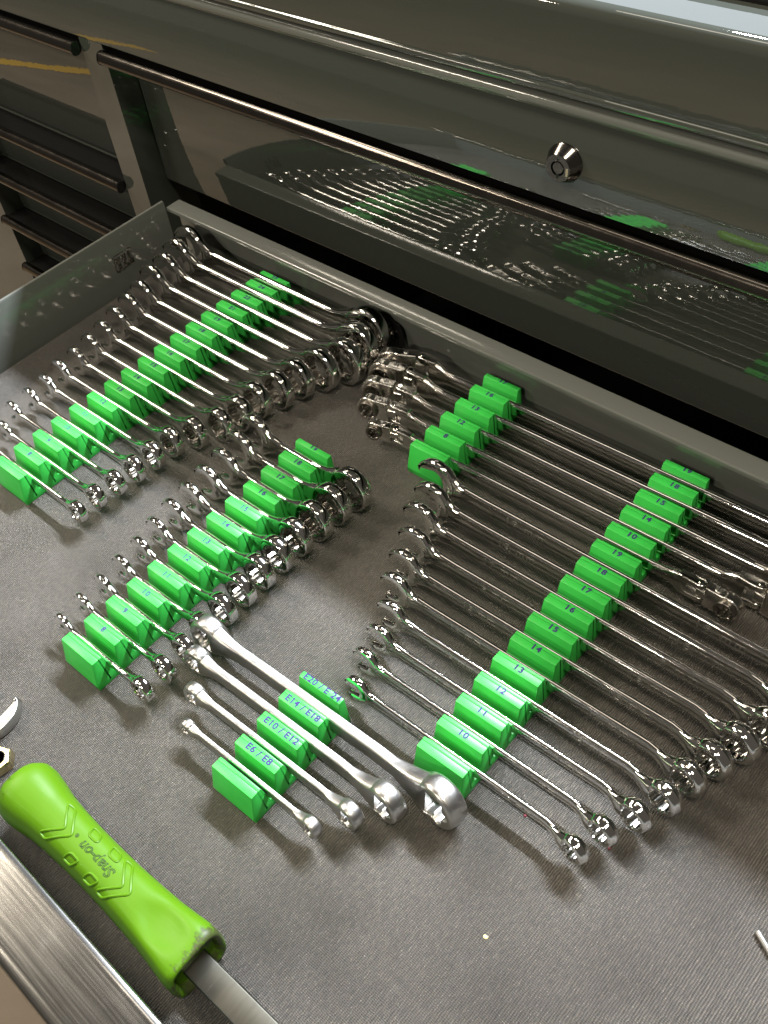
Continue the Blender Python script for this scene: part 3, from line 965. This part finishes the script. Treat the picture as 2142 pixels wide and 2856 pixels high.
def groove(name, pts, r=0.85):
    """a raised moulded outline that follows the grip's top"""
    P_ = fillet(pts, 2.2, 4)
    # resample
    out = []
    n_ = len(P_)
    for i in range(n_):
        a, c = Vector(P_[i]), Vector(P_[(i + 1) % n_])
        m_ = max(1, int((c - a).length / 1.2))
        for k in range(m_):
            out.append(a.lerp(c, k / m_))
    secs_ = []
    n_ = len(out)
    for i in range(n_):
        p, nx = out[i], out[(i + 1) % n_]
        tdir = (nx - out[i - 1]).normalized()
        nrm = Vector((-tdir.y, tdir.x))
        z = htop(p.x, p.y)
        sl_ = (htop(p.x, p.y + 0.3) - htop(p.x, p.y - 0.3)) / 0.6
        up = Vector((0, -sl_, 1)).normalized()
        n3 = Vector((nrm.x, nrm.y, nrm.y * sl_)).normalized()
        b3 = Vector((p.x, p.y, z - 0.15))
        secs_.append([tuple(b3 + n3 * (r * math.cos(q)) + up * (r * math.sin(q))) for q in [2 * PI * k / 8 for k in range(8)]])
    obj(name, MB().loft(secs_, closed=True), M_lime, grip)


def chevron(x0, dirn):
    a = [(x0, 0.0), (x0 + dirn * 13, 11.2), (x0 + dirn * 19, 10.6), (x0 + dirn * 6.5, 0.0), (x0 + dirn * 19, -10.6), (x0 + dirn * 13, -11.2)]
    groove('chevron', a)


def dash(x0, y0, sgn):
    groove('dash_mark', [(x0, y0), (x0 + 8, y0 + sgn * 0.3), (x0 + 4.5, y0 + sgn * 5.0), (x0 - 3.0, y0 + sgn * 5.0)])


chevron(-21.5, -1)
chevron(31, -1)
for sg in (1, -1):
    for x0 in (-15, 3):
        dash(x0, sg * 6.2, sg)
tm = text_mesh('Snap-on', 8.8, 0.27, 0.02, 0.25, True, 1.0)
place_mesh(tm, lambda a, c, z: (0.5 - a, -c * 0.95 + 0.5, htop(0.5 - a, -c * 0.95 + 0.5) + z * 0.6))
obj('moulded_lettering', tm, M_lettering, grip)
tm = text_mesh('®', 3.2, 0.10, 0.0, 0, True)
place_mesh(tm, lambda a, c, z: (-19.5 - a, -c + 2.2, htop(-19.5 - a, -c + 2.2) + z * 0.6))
obj('trade_mark', tm, M_lettering, grip)
bl = fillet([(-7.9, 10.5), (-7.9, 16.5), (-7.2, 18.0), (7.2, 18.0), (7.9, 16.5), (7.9, 10.5)], 0.3, 2)
obj('blade', MB().loft([[(x, y, z + (x - 70) * -0.004) for y, z in bl] for x in (66, 330)]), M_blade, pb)
obj('insert', MB().loft([sect(70.5, 30, 30, 0, ZC, 4, 24), sect(76, 29, 29, 0, ZC, 4, 24)]), M_lime, pb)

# ------------------------------------------------------------------ odd tools at the edges
t = thing('wrench', 'grey steel wrench jaw lying flat at the drawer edge above the lime handle', 'wrench', (-438.5, 26.5, 0), (0, 0, 0))
jo = jaw_outline(20.5, 22, math.radians(100))
obj('jaw', extrude_round(jo, 9, 1.6, lambda u, v, h: (u, v, 4.6 + h), 3), M_satin, t, 40)
hs = MB().loft([[(x, y, z + 4.6) for (_, y, z) in sect(0, wy, 7.5)] for x, wy in ((-14, 24), (-40, 17), (-90, 16))])
obj('shank', hs, M_satin, t, 50)
t = thing('nut', 'worn brass-coloured nut beside the chrome jaw at the drawer edge', 'nut', (-403, 11.5, 0))
obj('body', MB().loft([[(r * math.cos(k * PI / 3 + 0.4), r * math.sin(k * PI / 3 + 0.4), z) for k in range(6)] for r, z in ((9, 0.1), (9.6, 1), (9.6, 7), (8.6, 8.2))]), M_brass, t, 20)
obj('bore', MB().loft([[(r * math.cos(k * PI / 10), r * math.sin(k * PI / 10), z) for k in range(20)] for r, z in ((5.4, 8.25), (5.0, 8.6), (4.6, 8.25))]), M_gear, t, 30)
t = thing('steel_pin', 'thin bright steel pin lying alone on the liner at the right edge', 'pin', (12, 212.5, 1.7), (0, 0, math.radians(-29)))
obj('rod', MB().loft([[(x, r * math.cos(k * PI / 8), r * math.sin(k * PI / 8)) for k in range(16)] for r, x in ((1.2, -11.6), (1.6, -11), (1.6, 24), (1.2, 24.6))]), M_satin, t, 30)


def crumb(x, y, sx, sy, sz, rz, mat, label, nm='crumb'):
    mb_ = MB()
    rnd = random.Random(x * 7 + y)
    secs_ = []
    for z, k_ in ((0.05, 0.8), (sz * 0.5, 1.0), (sz, 0.55)):
        secs_.append([(sx * k_ * math.cos(a) * rnd.uniform(.8, 1.15), sy * k_ * math.sin(a) * rnd.uniform(.8, 1.15), z) for a in [2 * PI * k / 9 for k in range(9)]])
    o = obj(nm, mb_.loft(secs_), mat, None, 30)
    o.location = (x * MM, y * MM, 0); o.rotation_euler = (0, 0, rz)
    tag(o, label, 'crumb', 'crumbs on the liner')


CRUMBS = [((1386, 2630), 1.6, 1.2, .9), ((1640, 2232), 0.8, 2.6, .9)]
crumb(-103.2, 125.5, 1.5, 1.2, .9, .3, M_crumb, 'pale round crumb alone on the bare front of the liner')
crumb(-78, 230, 0.7, 2.4, .9, .5, M_crumb, 'yellow sliver of plastic between two long wrenches')
crumb(-127, 194, 0.9, 0.9, .8, .5, M_red, 'tiny red fleck left of the nearest long wrench tip')
crumb(-80, 208, 1.0, 0.9, .8, 1.5, M_red, 'red fleck under the nearest long wrench ring')
